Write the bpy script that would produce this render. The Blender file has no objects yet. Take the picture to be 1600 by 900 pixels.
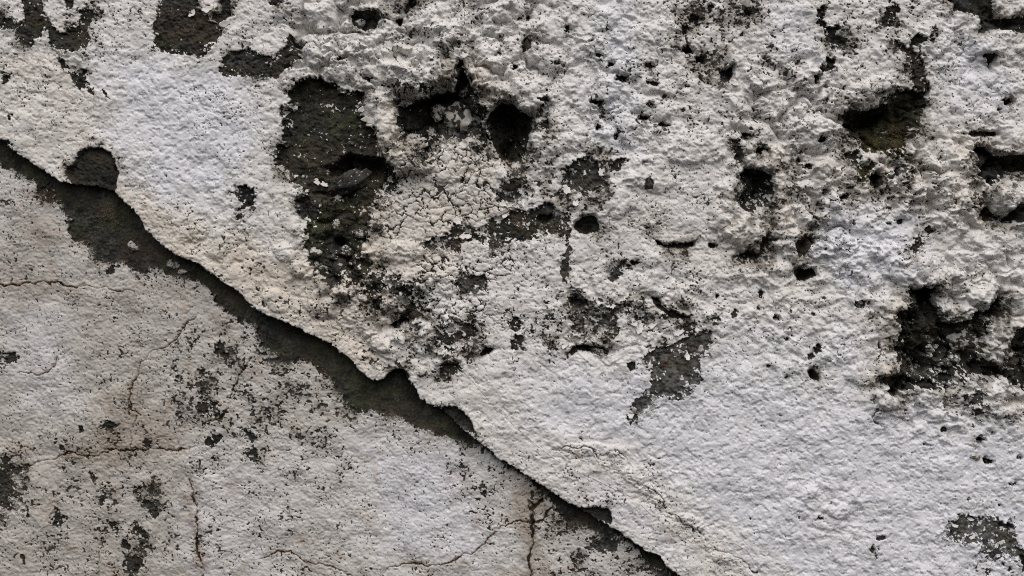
import bpy, math, random
import numpy as np

# ------------------------------------------------------------------ camera, sky, sun
sc = bpy.context.scene
COL = sc.collection
CZ = 0.87                      # height of the middle of the picture above the foot of the wall (m)
cam_d = bpy.data.cameras.new('camera')
cam = bpy.data.objects.new('camera', cam_d)
COL.objects.link(cam)
cam.location = (0, -2.4, CZ)
cam.rotation_euler = (math.radians(90), 0, 0)
cam_d.sensor_width = 36
cam_d.lens = 36 * 2.4 / 1.6
cam_d.clip_start = 0.02
cam_d.clip_end = 200
sc.camera = cam

SUN_EL, SUN_AZ = math.radians(54), math.radians(-24)    # azimuth from straight behind the camera, negative = from the left
wd = bpy.data.worlds.new('World')
sc.world = wd
wd.use_nodes = True
nt = wd.node_tree
nt.nodes.clear()
sky = nt.nodes.new('ShaderNodeTexSky')
sky.sky_type = 'NISHITA'
sky.sun_disc = False
sky.sun_elevation = SUN_EL
sky.sun_rotation = math.radians(180) + SUN_AZ
sky.dust_density = 5.0
sky.air_density = 1.0
hs = nt.nodes.new('ShaderNodeHueSaturation')
hs.inputs['Saturation'].default_value = 0.6             # overcast: nearly grey
bg = nt.nodes.new('ShaderNodeBackground')
bg.inputs['Strength'].default_value = 0.125
wo = nt.nodes.new('ShaderNodeOutputWorld')
nt.links.new(sky.outputs[0], hs.inputs['Color'])
nt.links.new(hs.outputs[0], bg.inputs['Color'])
nt.links.new(bg.outputs[0], wo.inputs['Surface'])

sun_d = bpy.data.lights.new('sun', 'SUN')
sun_d.energy = 1.4
sun_d.angle = math.radians(60)
sun_d.color = (1.0, 0.98, 0.96)
sun = bpy.data.objects.new('sun', sun_d)
COL.objects.link(sun)
sun.rotation_euler = (math.radians(90) - SUN_EL, 0, SUN_AZ)

sc.view_settings.view_transform = 'Standard'
sc.view_settings.look = 'None'
sc.view_settings.gamma = 1
sc.view_settings.use_curve_mapping = False
sc.view_settings.exposure = -0.04
sc.cycles.use_denoising = False
sc.cycles.filter_width = 1.05

# ------------------------------------------------------------------ noise on arrays
F = np.float32


def perlin(x, y, seed):
    r = np.random.RandomState(seed)
    a = r.rand(256, 256) * 2 * np.pi
    gx, gy = np.cos(a).astype(F).ravel(), np.sin(a).astype(F).ravel()
    xf, yf = np.floor(x), np.floor(y)
    ix, iy = xf.astype(np.int32), yf.astype(np.int32)
    fx, fy = (x - xf).astype(F), (y - yf).astype(F)
    u = fx * fx * fx * (fx * (fx * 6 - 15) + 10)
    v = fy * fy * fy * (fy * (fy * 6 - 15) + 10)
    x0, x1 = ix & 255, (ix + 1) & 255
    y0, y1 = (iy & 255) * 256, ((iy + 1) & 255) * 256
    k = y0 + x0; n00 = gx[k] * fx + gy[k] * fy
    k = y0 + x1; n10 = gx[k] * (fx - 1) + gy[k] * fy
    k = y1 + x0; n01 = gx[k] * fx + gy[k] * (fy - 1)
    k = y1 + x1; n11 = gx[k] * (fx - 1) + gy[k] * (fy - 1)
    a0 = n00 + u * (n10 - n00)
    a1 = n01 + u * (n11 - n01)
    return (a0 + v * (a1 - a0)) * F(1.5)


def fbm(x, y, wl, seed, octs=3, gain=0.5):
    s, amp, tot = 0, 1.0, 0.0
    for o in range(octs):
        f = 2.0 ** o / wl
        s = s + F(amp) * perlin(x * F(f) + F(17.3 * o), y * F(f) + F(9.1 * o), seed + o)
        tot += amp
        amp *= gain
    return s / F(tot)


def ss(a, b, x):
    t = np.clip((x - a) / (b - a), 0, 1)
    return t * t * (3 - 2 * t)


def sdf(poly, x, y):
    """signed distance to a polygon, positive inside"""
    p = np.asarray(poly, F)
    d = np.full(x.shape, 1e12, F)
    ins = np.zeros(x.shape, bool)
    n = len(p)
    for i in range(n):
        ax, ay = p[i]
        bx, by = p[(i + 1) % n]
        ex, ey = bx - ax, by - ay
        wx, wy = x - ax, y - ay
        t = np.clip((wx * ex + wy * ey) / (ex * ex + ey * ey + 1e-9), 0, 1)
        dx, dy = wx - ex * t, wy - ey * t
        np.minimum(d, dx * dx + dy * dy, out=d)
        if ay != by:
            ins ^= ((ay > y) != (by > y)) & (x < ex * (y - ay) / (by - ay) + ax)
    d = np.sqrt(d)
    return np.where(ins, d, -d)


def pdist(line, x, y):
    """distance to an open polyline"""
    d = np.full(x.shape, 1e12, F)
    for (ax, ay), (bx, by) in zip(line[:-1], line[1:]):
        ex, ey = bx - ax, by - ay
        wx, wy = x - ax, y - ay
        t = np.clip((wx * ex + wy * ey) / (ex * ex + ey * ey + 1e-9), 0, 1)
        dx, dy = wx - ex * t, wy - ey * t
        np.minimum(d, dx * dx + dy * dy, out=d)
    return np.sqrt(d)


def worley(qx, qy, seed):
    """distance to the nearest and second nearest cell point, and the id of the nearest"""
    rj = np.random.RandomState(seed)
    jx, jy = rj.rand(64, 64).astype(F).ravel(), rj.rand(64, 64).astype(F).ravel()
    f1 = np.full(qx.shape, 9, F); f2 = f1.copy(); cid = np.zeros(qx.shape, np.int32)
    bx, by = np.floor(qx).astype(np.int32), np.floor(qy).astype(np.int32)
    for oy in (-1, 0, 1):
        for ox in (-1, 0, 1):
            kx, ky = bx + ox, by + oy
            c = (ky & 63) * 64 + (kx & 63)
            d = np.hypot(kx + jx[c] - qx, ky + jy[c] - qy)
            near = d < f1
            f2 = np.where(near, f1, np.minimum(f2, d)); cid = np.where(near, c, cid); f1 = np.minimum(f1, d)
    return f1, f2, cid


def P(s):
    return [tuple(float(v) for v in q.split(',')) for q in s.split()]


# ------------------------------------------------------------------ the grid (1 unit = 1 mm on the wall; x right, y down)
STEP = 1.25


def axis(lo, hi):
    core = np.arange(lo - 28, hi + 28 + STEP, STEP)
    g = np.minimum(STEP * 1.06 ** np.arange(1, 82), 5).cumsum()
    return np.concatenate([core[0] - g[::-1], core, core[-1] + g]).astype(F)


ax_x, ax_y = axis(0, 1600), axis(0, 900)
NX, NY = len(ax_x), len(ax_y)
X, Y = np.meshgrid(ax_x, ax_y)
LOW = 4
lx = np.arange(ax_x[0] - 8, ax_x[-1] + 12, LOW).astype(F)
ly = np.arange(ax_y[0] - 8, ax_y[-1] + 12, LOW).astype(F)
LX, LY = np.meshgrid(lx, ly)
_fx = (ax_x - lx[0]) / LOW
_fy = (ax_y - ly[0]) / LOW
_ix, _iy = np.floor(_fx).astype(int), np.floor(_fy).astype(int)
_tx, _ty = (_fx - _ix).astype(F)[None, :], (_fy - _iy).astype(F)[:, None]


def up(a):
    """bilinear lookup of a coarse map on the full grid"""
    r0, r1 = a[_iy], a[_iy + 1]
    r = r0 + (r1 - r0) * _ty
    return r[:, _ix] + (r[:, _ix + 1] - r[:, _ix]) * _tx


LWX = LX + 22 * fbm(LX, LY, 60, 301, 2)
LWY = LY + 22 * fbm(LX, LY, 60, 311, 2)


LWX2 = LWX + 26 * fbm(LX, LY, 34, 321, 3, .7)
LWY2 = LWY + 26 * fbm(LX, LY, 34, 331, 3, .7)


def zones(spec, base=0.0):
    """soft map from (value, feather, polygon) entries, later ones on top"""
    m = np.full(LX.shape, base, F)
    for val, fe, poly in spec:
        w = ss(-1.5 * fe, 1.5 * fe, sdf(P(poly), np.clip(LWX2, -15, 1615), np.clip(LWY2, -15, 915)))
        m = m + (val - m) * w
    return up(m)


# edge noises shared by all the outlines
E1 = fbm(X, Y, 16, 11, 3, 0.65)
E2 = fbm(X, Y, 5.5, 21, 2, 0.6)
E3 = fbm(X, Y, 42, 31, 3, 0.55)

# ------------------------------------------------------------------ outline of the rough coat and of the lower paint
EDGE = P("-500,-110 -60,180 0,218 17,232 35,245 60,262 75,272 92,283 112,288 150,292 178,300 190,312 210,330 222,345 223,356 "
         "245,377 258,388 280,402 300,408 320,420 345,440 370,455 385,470 395,482 410,490 430,498 450,505 475,518 490,525 "
         "510,535 530,548 545,560 560,578 575,590 583,596 600,592 614,578 625,576 633,590 645,600 655,622 675,635 690,639 "
         "712,660 738,684 762,700 776,716 800,728 820,742 840,755 865,770 880,782 900,792 925,808 948,820 965,830 990,848 "
         "1010,862 1030,868 1040,885 1057,898 1100,930 1200,1010 1400,1160 1560,1330")
UPPER = EDGE + [(2300, 1330), (2300, -600), (-500, -600)]
PAINT = P("-500,-60 -60,215 0,261 10,262 28,270 35,280 50,285 60,310 75,315 87,315 92,330 102,340 101,360 110,375 130,382 "
          "140,398 155,405 170,412 185,408 200,420 215,425 240,418 260,430 290,435 310,440 325,450 335,470 350,485 370,500 "
          "395,505 400,520 405,540 420,548 435,565 455,568 470,560 480,568 495,580 515,590 522,610 535,620 545,640 570,645 "
          "580,640 600,648 620,650 640,665 660,672 680,680 700,680 710,690 730,695 750,700 765,704 785,722 800,736 818,746 "
          "832,760 855,775 862,785 870,800 880,812 895,825 920,825 935,832 945,842 962,840 985,850 1000,866 1010,880 1030,890 "
          "1045,903 1090,940 1200,1020 1400,1170 1560,1340")
LOWER = PAINT + [(1560, 1900), (-500, 1900)]
sdE = up(sdf(UPPER, LX, LY)) + 2.6 * E1 + 2.6 * E2
sdL = up(sdf(LOWER, LX, LY)) + 7 * E1 + 4.5 * E2 + 3 * E3
isU = sdE > 0

# ------------------------------------------------------------------ soft maps: lumpiness, dirt specks, tints
lumpy = zones([
    (.35, 30, "470,-80 1650,-80 1650,360 1230,350 1100,300 940,300 860,250 600,260 560,140 470,120"),
    (.75, 30, "520,-60 720,-60 760,120 880,160 840,260 620,230 560,130 520,90"),
    (.85, 30, "1150,130 1290,100 1330,170 1310,230 1350,300 1560,220 1650,230 1650,350 1500,370 1320,330 1280,450 1140,420 1140,330 1230,300 1190,230 1140,220"),
    (.70, 25, "460,280 560,300 600,400 700,420 720,560 600,560 480,470"),
    (.7, 25, "1380,440 1650,380 1650,640 1500,660 1380,640"),
    (.55, 25, "1200,330 1480,360 1380,480 1300,600 1200,600 1150,470"),
    (.45, 25, "860,430 1120,430 1120,520 960,560 860,540"),
    (.16, 25, "180,290 330,330 520,460 600,580 480,520 280,400 190,320"),
    (.2, 25, "860,700 970,700 1060,800 1110,820 1200,900 1120,900 1000,780 900,730"),
    (.4, 20, "1240,750 1340,750 1340,840 1260,840"),
    (.25, 25, "0,-60 160,-60 160,120 80,180 0,190")], 0.12)

clods = zones([
    (1., 25, "440,-80 860,-80 880,110 840,170 620,240 560,150 460,120"),
    (.9, 25, "1140,110 1300,90 1340,170 1300,240 1360,310 1330,420 1140,430 1120,340 1220,330 1230,270 1150,240"),
    (1., 25, "1380,230 1660,210 1660,360 1500,380 1360,320"),
    (.8, 25, "1380,440 1650,380 1650,640 1500,670 1380,650"),
    (.7, 25, "470,280 560,300 600,400 720,430 720,560 600,570 480,480"),
    (.2, 25, "180,300 330,340 520,470 600,580 480,520 280,400"),
    (.5, 30, "860,20 1060,20 1060,240 860,240"),
    (.4, 25, "840,430 1120,430 1120,540 880,570"),
    (.5, 25, "1450,-80 1660,-80 1660,120 1480,120")], 0.04)
specks = zones([
    (.38, 20, "-400,-300 480,-100 480,120 130,170 -400,230"),
    (.05, 25, "120,100 330,80 430,170 420,260 330,330 230,310 170,220"),
    (.30, 20, "290,150 430,120 440,240 330,260"),
    (.50, 15, "170,280 300,330 480,430 480,520 400,490 230,360"),
    (.55, 15, "470,430 640,470 700,600 640,600 570,590 500,540 470,500"),
    (.45, 15, "600,0 800,-50 800,160 700,120 620,100"),
    (.47, 18, "800,-60 1050,-60 1060,220 960,260 840,240 840,120"),
    (.20, 18, "880,-10 1010,-10 1020,90 960,90 900,60"),
    (.84, 14, "1045,-60 1205,-60 1190,40 1150,80 1150,110 1105,135 1075,115 1060,80 1050,50"),
    (.60, 20, "1060,110 1200,110 1210,220 1140,230 1050,200"),
    (.58, 20, "1200,20 1300,60 1330,160 1210,170 1180,110"),
    (.62, 20, "1300,-40 1470,-40 1470,110 1400,150 1320,130"),
    (.22, 18, "1450,0 1540,40 1540,150 1600,140 1600,190 1460,180"),
    (.55, 18, "1200,220 1340,220 1350,340 1290,420 1200,400"),
    (.58, 18, "1330,240 1540,230 1540,330 1400,350 1330,320"),
    (.38, 18, "840,240 960,270 1150,250 1160,330 1010,380 880,340"),
    (.72, 12, "740,200 870,250 960,260 920,340 860,320 780,330"),
    (.45, 16, "930,380 1210,400 1220,440 960,470"),
    (.80, 12, "800,440 930,455 1110,480 1110,520 1060,540 1010,540 980,520 960,530 940,545 860,535 800,530"),
    (.72, 14, "590,440 800,440 800,530 740,570 700,590 640,590 610,520"),
    (.30, 14, "690,380 880,390 870,470 790,470 720,430"),
    (.25, 16, "1110,440 1420,440 1400,600 1250,620 1150,560"),
    (.30, 16, "800,720 860,705 980,720 1100,830 1180,910 1060,900 1000,850 900,780"),
    (.45, 16, "1360,590 1620,590 1620,650 1440,650"),
    (.04, 20, "700,580 960,600 990,700 870,700 800,690"),
    (.02, 25, "1100,600 1380,640 1650,660 1650,800 1480,800 1450,950 1250,950 1080,790 1000,680"),
], 0.16)
spL = zones([
    (.46, 30, "-500,200 300,430 300,950 -500,950"),
    (.14, 25, "10,460 130,470 120,660 20,700 -60,620 -60,500"),
    (.26, 25, "20,380 250,440 260,500 100,480"),
    (.70, 18, "300,510 400,520 520,620 520,690 400,700 340,720 280,640"),
    (.62, 18, "330,680 560,620 560,720 480,800 300,760"),
    (.42, 25, "300,720 520,720 560,900 300,920"),
    (.12, 25, "560,690 700,680 700,780 620,840 560,780"),
    (.55, 18, "700,690 840,760 800,810 720,840 690,760"),
    (.22, 20, "560,800 700,820 830,840 820,920 540,920"),
    (.68, 14, "840,800 1080,900 1080,940 840,930"),
    (.58, 14, "90,680 260,660 260,900 120,900")], 0.40)

cream = zones([
    (.6, 30, "440,300 620,290 700,420 720,560 620,590 500,500"),
    (.55, 40, "-300,50 150,70 190,200 300,400 600,600 480,560 0,260 -300,100"),
    (.02, 30, "150,70 330,80 420,150 430,250 360,330 260,330 180,240"),
    (.95, 30, "180,290 330,360 500,420 600,590 480,530 280,410 190,330"),
    (.72, 25, "570,200 660,220 790,240 780,340 700,400 720,480 580,530 500,500 470,400 590,360 590,280"),
    (.70, 20, "570,130 640,150 620,230 590,220"),
    (.75, 16, "720,90 770,110 800,160 760,190 735,150"),
    (.35, 30, "600,440 790,440 800,560 640,600"),
    (.50, 20, "640,600 750,670 860,760 840,760 690,650"),
    (.62, 14, "860,700 970,700 1060,800 1110,820 1210,910 1130,910 1000,780 880,725"),
    (.55, 25, "1000,340 1210,340 1210,420 1030,390"),
    (.55, 30, "1200,220 1560,180 1620,300 1600,360 1300,330 1210,400 1180,300"),
    (.6, 25, "1350,470 1420,480 1400,620 1620,610 1620,660 1420,660 1350,590"),
    (.7, 18, "1245,755 1340,765 1350,850 1380,870 1300,860 1250,830"),
    (.45, 30, "1180,430 1330,440 1350,480 1210,500"),
    (.05, 30, "860,-60 1080,-60 1010,110 1000,250 860,240"),
    (.02, 30, "1280,330 1420,340 1450,430 1330,460 1270,400"),
    (.02, 40, "830,570 960,590 1110,560 1360,620 1650,670 1650,760 1360,760 1240,740 1240,950 1080,780 960,690 830,690")], 0.30)
blue = zones([
    (.8, 35, "150,70 330,90 400,150 420,230 350,310 260,320 180,220"),
    (.7, 30, "920,-20 1000,0 1010,250 920,240"),
    (.8, 30, "1280,330 1420,340 1450,430 1330,460 1270,400"),
    (.8, 40, "830,570 960,590 1110,540 1360,620 1650,670 1650,950 1250,950 1080,780 960,690 830,680"),
    (.6, 25, "870,730 960,740 1080,860 1050,880 930,790"),
    (.7, 30, "1180,-20 1250,0 1290,100 1210,90"),
    (.7, 30, "1460,20 1520,50 1600,120 1600,190 1480,190"),
    (.6, 30, "1130,500 1360,500 1360,610 1120,590"),
    (.75, 30, "570,690 720,690 760,820 780,900 600,880"),
    (.6, 30, "-40,470 110,470 100,680 -40,660"),
    (.6, 30, "300,720 430,720 430,920 240,920"),
    (.5, 25, "150,720 220,710 230,820 170,840")], 0.15)
# grey-brown weathering of the lower wall, plus its light fall-off painted in at left
dirt_falloff = zones([
    (.95, 60, "-500,200 300,430 330,720 300,950 -500,950"),
    (.45, 30, "0,470 110,480 110,650 20,660"),
    (.75, 40, "130,440 560,600 560,700 300,720"),
    (.55, 30, "280,720 540,720 520,920 280,920"),
    (.22, 35, "550,690 760,700 800,860 560,860"),
    (.55, 25, "700,690 850,770 820,810 720,780"),
    (.6, 25, "840,780 1080,920 840,940")], 0.5)
brown = zones([
    (.55, 20, "0,420 120,440 210,450 200,480 60,470 0,470"),
    (.5, 26, "190,560 230,560 225,700 180,700"),
    (.6, 18, "170,430 330,450 420,540 380,560 290,500 180,470"),
    (.85, 34, "190,640 310,650 300,720 110,730 100,700"),
    (.65, 12, "760,720 840,765 850,800 810,790"),
    (1.0, 16, "812,795 850,790 858,805 845,830 842,905 812,905"),
    (.75, 9, "280,740 305,740 315,905 292,905"),
    (.5, 14, "400,860 500,870 540,900 400,900"),
    (.5, 14, "0,300 60,310 100,380 60,400 0,350")], 0.0)

# ------------------------------------------------------------------ relief of the two coats
n45, n22 = fbm(X, Y, 70, 41, 2), fbm(X, Y, 30, 51, 2)
wx = X + 9 * E3 + 5 * E1 + 1.5 * E2
wy = Y + 9 * perlin(X / 30, Y / 30, 61) + 4 * perlin(X / 11, Y / 11, 62)
bill = np.abs(perlin(wx / 34, wy / 30, 71)) * 1.5 + np.abs(perlin(wx / 15, wy / 14, 72)) * 0.7
bill2 = np.abs(perlin(wx / 8, wy / 7, 73))
dent = .55 * fbm(X + 2 * E1, Y + .15 * X, 16, 81, 2, .5) + .75 * fbm(X + 1.5 * E2, Y, 8.5, 85, 3, .6)
grain = perlin(X / 4.2, Y / 4.2, 91) + 0.6 * perlin(X / 2.6, Y / 2.6, 92)
# clods: rounded pieces with creases between, some creases closed
a1, a2, _ = worley(wx / 62 + .12 * bill, wy / 50, 15)
b1, b2, _ = worley((wx + 4 * E1) / 25, (wy + 4 * E2) / 22, 16)
open1 = ss(-.25, .25, fbm(X, Y, 90, 141, 2))
open2 = ss(-.20, .35, fbm(X, Y, 50, 151, 2))
crease = 15 * open1 * ss(.26, 0, a2 - a1) ** 1.5 + 7 * open2 * ss(.30, 0, b2 - b1) ** 1.5
dome = 13 * (1 - ss(0, .8, a1)) + 6 * (1 - ss(0, .85, b1))
crk = ss(-10, 10, up(sdf(P("600,300 615,270 640,262 690,225 740,225 775,262 790,330 755,352 700,365 665,372 600,392 585,335"), LX, LY)))
crk = np.maximum(crk, .6 * ss(-10, 10, up(sdf(P("640,395 720,392 800,395 800,445 770,470 800,500 760,530 700,520 650,470 600,430"), LX, LY))))
rough = np.clip(.55 + 1.1 * fbm(X, Y, 65, 171, 2), .15, 1.2) * (1 - .75 * crk)      # smooth and rough stretches
craggy = fbm(wx, wy, 11, 161, 3, .7)
fine = fbm(X + 1.5 * E2, Y, 6.5, 181, 2, .8)
# thick paint: smooth plateaus, small sharp steps where old coats end, and dimples
tq = fbm(X + 5 * E1, Y + 5 * E2, 30, 191, 4, .62) * 4.5
tq0 = np.floor(tq)
terr = tq0 + ss(.0, .13, tq - tq0)
dimple = ss(.22, .44, .8 * perlin((X + 3 * E1) / 11, (Y + 3 * E2) / 9, 195) + .35 * perlin(X / 5, Y / 4.5, 196))
hU = (5 * n45 + .8 * terr * (.4 + .8 * rough) - 1.9 * dimple + clods * (dome - 7 - crease) + lumpy * (1 - .5 * crk) * (9 * (bill - .55) + 3.6 * bill2 * rough + 5 * n22 + 2.9 * craggy * rough)
      + (1.7 - .4 * lumpy) * dent * (.45 + .7 * rough) + .5 * fine * (.4 + .7 * rough))
lip = ss(2, 30, sdE)                    # the coat is flatter along its broken edge
hU = hU * (.55 + .45 * lip) - 1.8 * np.exp(-np.clip(sdE, 0, 60) / 2) + 1.6 * fine * (1 - lip)
tiltL = -19 - 0.055 * np.clip(-sdE, 0, 900) + 5 * n45
hL = tiltL + .35 * terr - .9 * dimple + .9 * dent + 1.1 * fine * (.5 + .6 * rough) + .45 * grain + 2.2 * n22
paintL = ss(-1.2, 1.2, sdL) * ss(-5, -11, sdE + 3 * E1)
hS = tiltL - 4 + 3.0 * n22 + 2.2 * E1 + 1.1 * grain - 5 * np.exp(-np.clip(-sdE, 0, 80) / 14)
hLS = hS + (hL - hS) * paintL
H = np.where(isU, hU, hLS)
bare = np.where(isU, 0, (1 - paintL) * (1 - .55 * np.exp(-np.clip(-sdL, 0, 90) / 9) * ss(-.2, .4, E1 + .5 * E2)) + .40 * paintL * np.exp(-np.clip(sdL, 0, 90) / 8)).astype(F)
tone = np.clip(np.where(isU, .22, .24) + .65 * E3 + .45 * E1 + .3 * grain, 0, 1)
moss = np.where(isU, 0, np.clip(.5 + 1.3 * fbm(X, Y, 60, 131, 3), 0, 1) * (1 - paintL)).astype(F)
n50 = fbm(X + 8 * E1, Y + 8 * E3, 46, 137, 3, .6)
rust = (.55 * ss(.05, .45, n50) * ~isU).astype(F)
cav = np.zeros_like(X)          # how far a point lies inside a hole (mm)
lab = np.where(isU, 0, np.where(sdL > 0, 1, 2)).astype(np.int32)
names = ['paint_coat', 'paint_coat', 'bare_strip']
owner = [0, 1, 1]

# lumps that stand out of the coat: x, y, rx, ry, turn, height
LUMPS = [(540, 452, 20, 14, 10, 12), (575, 462, 16, 12, 0, 12), (600, 445, 14, 11, 20, 12), (562, 425, 16, 11, 0, 10), (625, 455, 13, 11, 0, 10), (650, 500, 18, 10, 40, 10), (590, 535, 20, 12, 30, 8),
         (660, 540, 20, 13, 0, 8), (630, 525, 14, 10, 0, 9), (515, 450, 18, 12, 30, 10), (470, 420, 20, 14, 30, 8), (445, 395, 22, 14, 30, 7), (700, 560, 22, 12, -10, 8), (740, 545, 16, 10, 0, 7),
         (1170, 240, 14, 22, 0, 12), (1235, 230, 18, 12, 0, 10), (1290, 260, 20, 14, 0, 10), (1250, 295, 22, 13, 0, 10), (1280, 345, 20, 14, 0, 10), (1225, 420, 16, 12, 0, 8), (1500, 240, 22, 14, 0, 10), (1440, 300, 24, 15, 0, 10), (1410, 330, 18, 12, 0, 8), (1510, 310, 20, 14, 0, 10), (1545, 262, 14, 18, 0, 14), 
         (638, 248, 36, 30, 20, 30), (825, 150, 36, 26, 0, 24), (603, 195, 18, 44, 0, 20), (645, 125, 40, 26, 15, 18), (690, 112, 30, 24, 0, 16), (775, 140, 28, 18, 20, 14),
         (852, 225, 24, 40, 0, 12), (745, 165, 14, 36, -10, 12), (1265, 205, 44, 24, 0, 12), (1345, 145, 60, 18, -20, 16), (1130, 330, 26, 40, 0, 10), (1420, 420, 40, 26, 0, 12), (1480, 440, 34, 20, 0, 12), (1400, 400, 30, 18, 0, 8), (1320, 400, 40, 24, 0, 8), (1180, 300, 60, 60, 0, 8), (960, 310, 36, 30, 0, 8), (1080, 230, 40, 30, 0, 9), (705, 255, 55, 28, -20, 10),
         (560, 60, 40, 30, 0, 9), (610, 80, 44, 30, 30, 9), (690, 70, 44, 32, 0, 9), (770, 70, 40, 30, 10, 10), (500, 90, 34, 30, 0, 7),
         (760, 130, 24, 34, 0, 9), (1290, 145, 26, 20, 0, 10), (1258, 130, 16, 18, 0, 9), (1215, 255, 26, 14, -10, 9),
         (1330, 275, 28, 18, 0, 9), (1225, 370, 26, 22, 0, 10), (1300, 310, 24, 16, 0, 8), (1475, 275, 36, 24, 0, 9),
         (1480, 335, 30, 20, 0, 9), (1575, 305, 26, 24, 20, 16), (1518, 474, 42, 20, -25, 10), (1565, 530, 16, 28, 0, 12),
         (1592, 590, 26, 30, 0, 14), (1382, 625, 22, 16, 40, 12), (1345, 590, 22, 14, 20, 8), (1165, 370, 34, 16, 10, 10),
         (1020, 270, 40, 30, 0, 7), (1540, 70, 30, 26, 0, 8), (1470, 60, 26, 40, -20, 6), (520, 370, 20, 16, 0, 7),
         (560, 395, 24, 12, -10, 8), (500, 480, 30, 20, 30, 7), (430, 470, 24, 16, 30, 6), (920, 75, 30, 12, -20, 5),
         (870, 95, 30, 16, 20, 6), (1440, 620, 34, 16, -5, 8), (1560, 640, 34, 16, 0, 8), (1470, 645, 30, 14, 0, 7),
         (925, 702, 46, 12, 5, 4), (990, 745, 18, 12, 30, 4), (1015, 765, 14, 12, 30, 4), (1030, 785, 13, 12, 0, 5),
         (1080, 815, 22, 12, 30, 6), (1125, 872, 14, 10, 20, 5), (1310, 798, 22, 14, 0, 6), (1265, 770, 16, 12, 0, 5),
         (1385, 480, 24, 18, 0, 9), (1380, 505, 16, 12, 0, 6), (620, 395, 50, 18, -5, 7), (800, 275, 18, 12, 0, 8)]
for (cx, cy, rx, ry, rot, hh) in LUMPS:
    R = max(rx, ry) * 1.5
    i0, i1 = np.searchsorted(ax_x, [cx - R, cx + R]); j0, j1 = np.searchsorted(ax_y, [cy - R, cy + R])
    s = np.s_[j0:j1, i0:i1]
    c_, s_ = math.cos(math.radians(rot)), math.sin(math.radians(rot))
    dx, dy = X[s] - cx, Y[s] - cy
    rr = np.hypot((dx * c_ + dy * s_) / rx, (-dx * s_ + dy * c_) / ry) * (1 + .55 * E3[s] + .3 * E1[s])
    H[s] += hh * np.sqrt(np.clip(1 - rr * rr, 0, 1)) * isU[s]

# ------------------------------------------------------------------ crackled paint: every chip a piece of its own
crk = ss(-8, 8, up(sdf(P("600,300 615,270 640,262 655,270 690,225 740,225 775,262 775,300 790,330 755,352 725,345 705,350 "
                         "700,365 665,372 600,392 590,350 585,335"), LWX, LWY)))
crk = np.maximum(crk, ss(-8, 8, up(sdf(P("640,395 720,392 800,395 800,445 770,470 800,500 760,530 700,520 650,470 625,470 600,430"), LWX, LWY))))
crk = np.maximum(crk, ss(-6, 6, up(sdf(P("600,225 650,218 668,240 655,275 625,285 605,262"), LX, LY))))
crk = np.maximum(crk, .9 * ss(-5, 5, up(sdf(P("868,702 900,693 935,696 970,710 985,735 1020,760 1040,783 1060,805 1100,813 1110,842 1130,863 1190,892 "
                                              "1180,905 1120,885 1090,850 1050,825 1020,800 995,775 965,745 930,722 880,716"), LX, LY)) + 2 * E1))
i0, i1 = np.searchsorted(ax_x, [560, 1215]); j0, j1 = np.searchsorted(ax_y, [200, 915])
s = np.s_[j0:j1, i0:i1]
CELL = np.where(X[s] > 840, 13.5, 17.0).astype(F)
big = fbm(X[s], Y[s], 55, 207, 2)
qx = (X[s] + 9 * E1[s] + 3 * E2[s] + 10 * big) / CELL
qy = (Y[s] + 8 * perlin(X[s] / 16, Y[s] / 16, 205) + 3 * perlin(X[s] / 6, Y[s] / 6, 206) - 10 * big) / (CELL * .95)
f1, f2, cid = worley(qx, qy, 5)
width = (.046 + .06 * np.clip(.5 + 1.4 * fbm(X[s], Y[s], 40, 208, 2), 0, 1))
gap = ss(width * 1.5, width * .4, f2 - f1) * crk[s]
shut = ss(-.12, .12, fbm(X[s], Y[s], 34, 209, 2) + .10)          # some joints have not opened
gap = gap * (.4 + .6 * shut)
H[s] += crk[s] * (1.5 * ss(0, .30, f2 - f1) - .9)
gap = gap * np.where(X[s] > 840, .5, 1)
H[s] -= 2.4 * gap
bare[s] = np.maximum(bare[s], gap * .9)
tone[s] = np.where(gap > .2, .2, tone[s])
tilt = np.random.RandomState(8).uniform(-1, 1, 4096).astype(F)
H[s] += crk[s] * tilt[cid] * 0.9
chip_ok = (crk[s] > .6) & isU[s]
CHIPS = []
for c in np.unique(cid[chip_ok]):
    m = (cid == c) & chip_ok
    if m.sum() > 60:
        names.append('paint_chip'); owner.append(0)
        lab[s][m] = len(names) - 1

# ------------------------------------------------------------------ patches without paint and holes
# (kind, wall, depth, tone, moss, white remnants, raggedness, outline)
U, L = 0, 1
PATCH = []


def bp(poly, depth=4, tone=.25, moss=.2, white=.1, rag=1.0, wall=U, kind='bare_patch'):
    PATCH.append((kind, wall, depth, tone, moss, white, rag, P(poly)))


def hole(poly, depth=30, tone=.05, moss=.1, white=.05, rag=.6):  # near-black tone: shade inside the holes is put into the colour too
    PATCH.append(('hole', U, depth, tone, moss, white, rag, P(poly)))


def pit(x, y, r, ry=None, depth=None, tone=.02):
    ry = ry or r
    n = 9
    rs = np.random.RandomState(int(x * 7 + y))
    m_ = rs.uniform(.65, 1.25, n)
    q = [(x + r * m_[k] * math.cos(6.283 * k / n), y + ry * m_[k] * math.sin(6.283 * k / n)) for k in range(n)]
    PATCH.append(('hole', U, depth or 1.9 * r, tone, 0, .16, .9, q))


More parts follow.
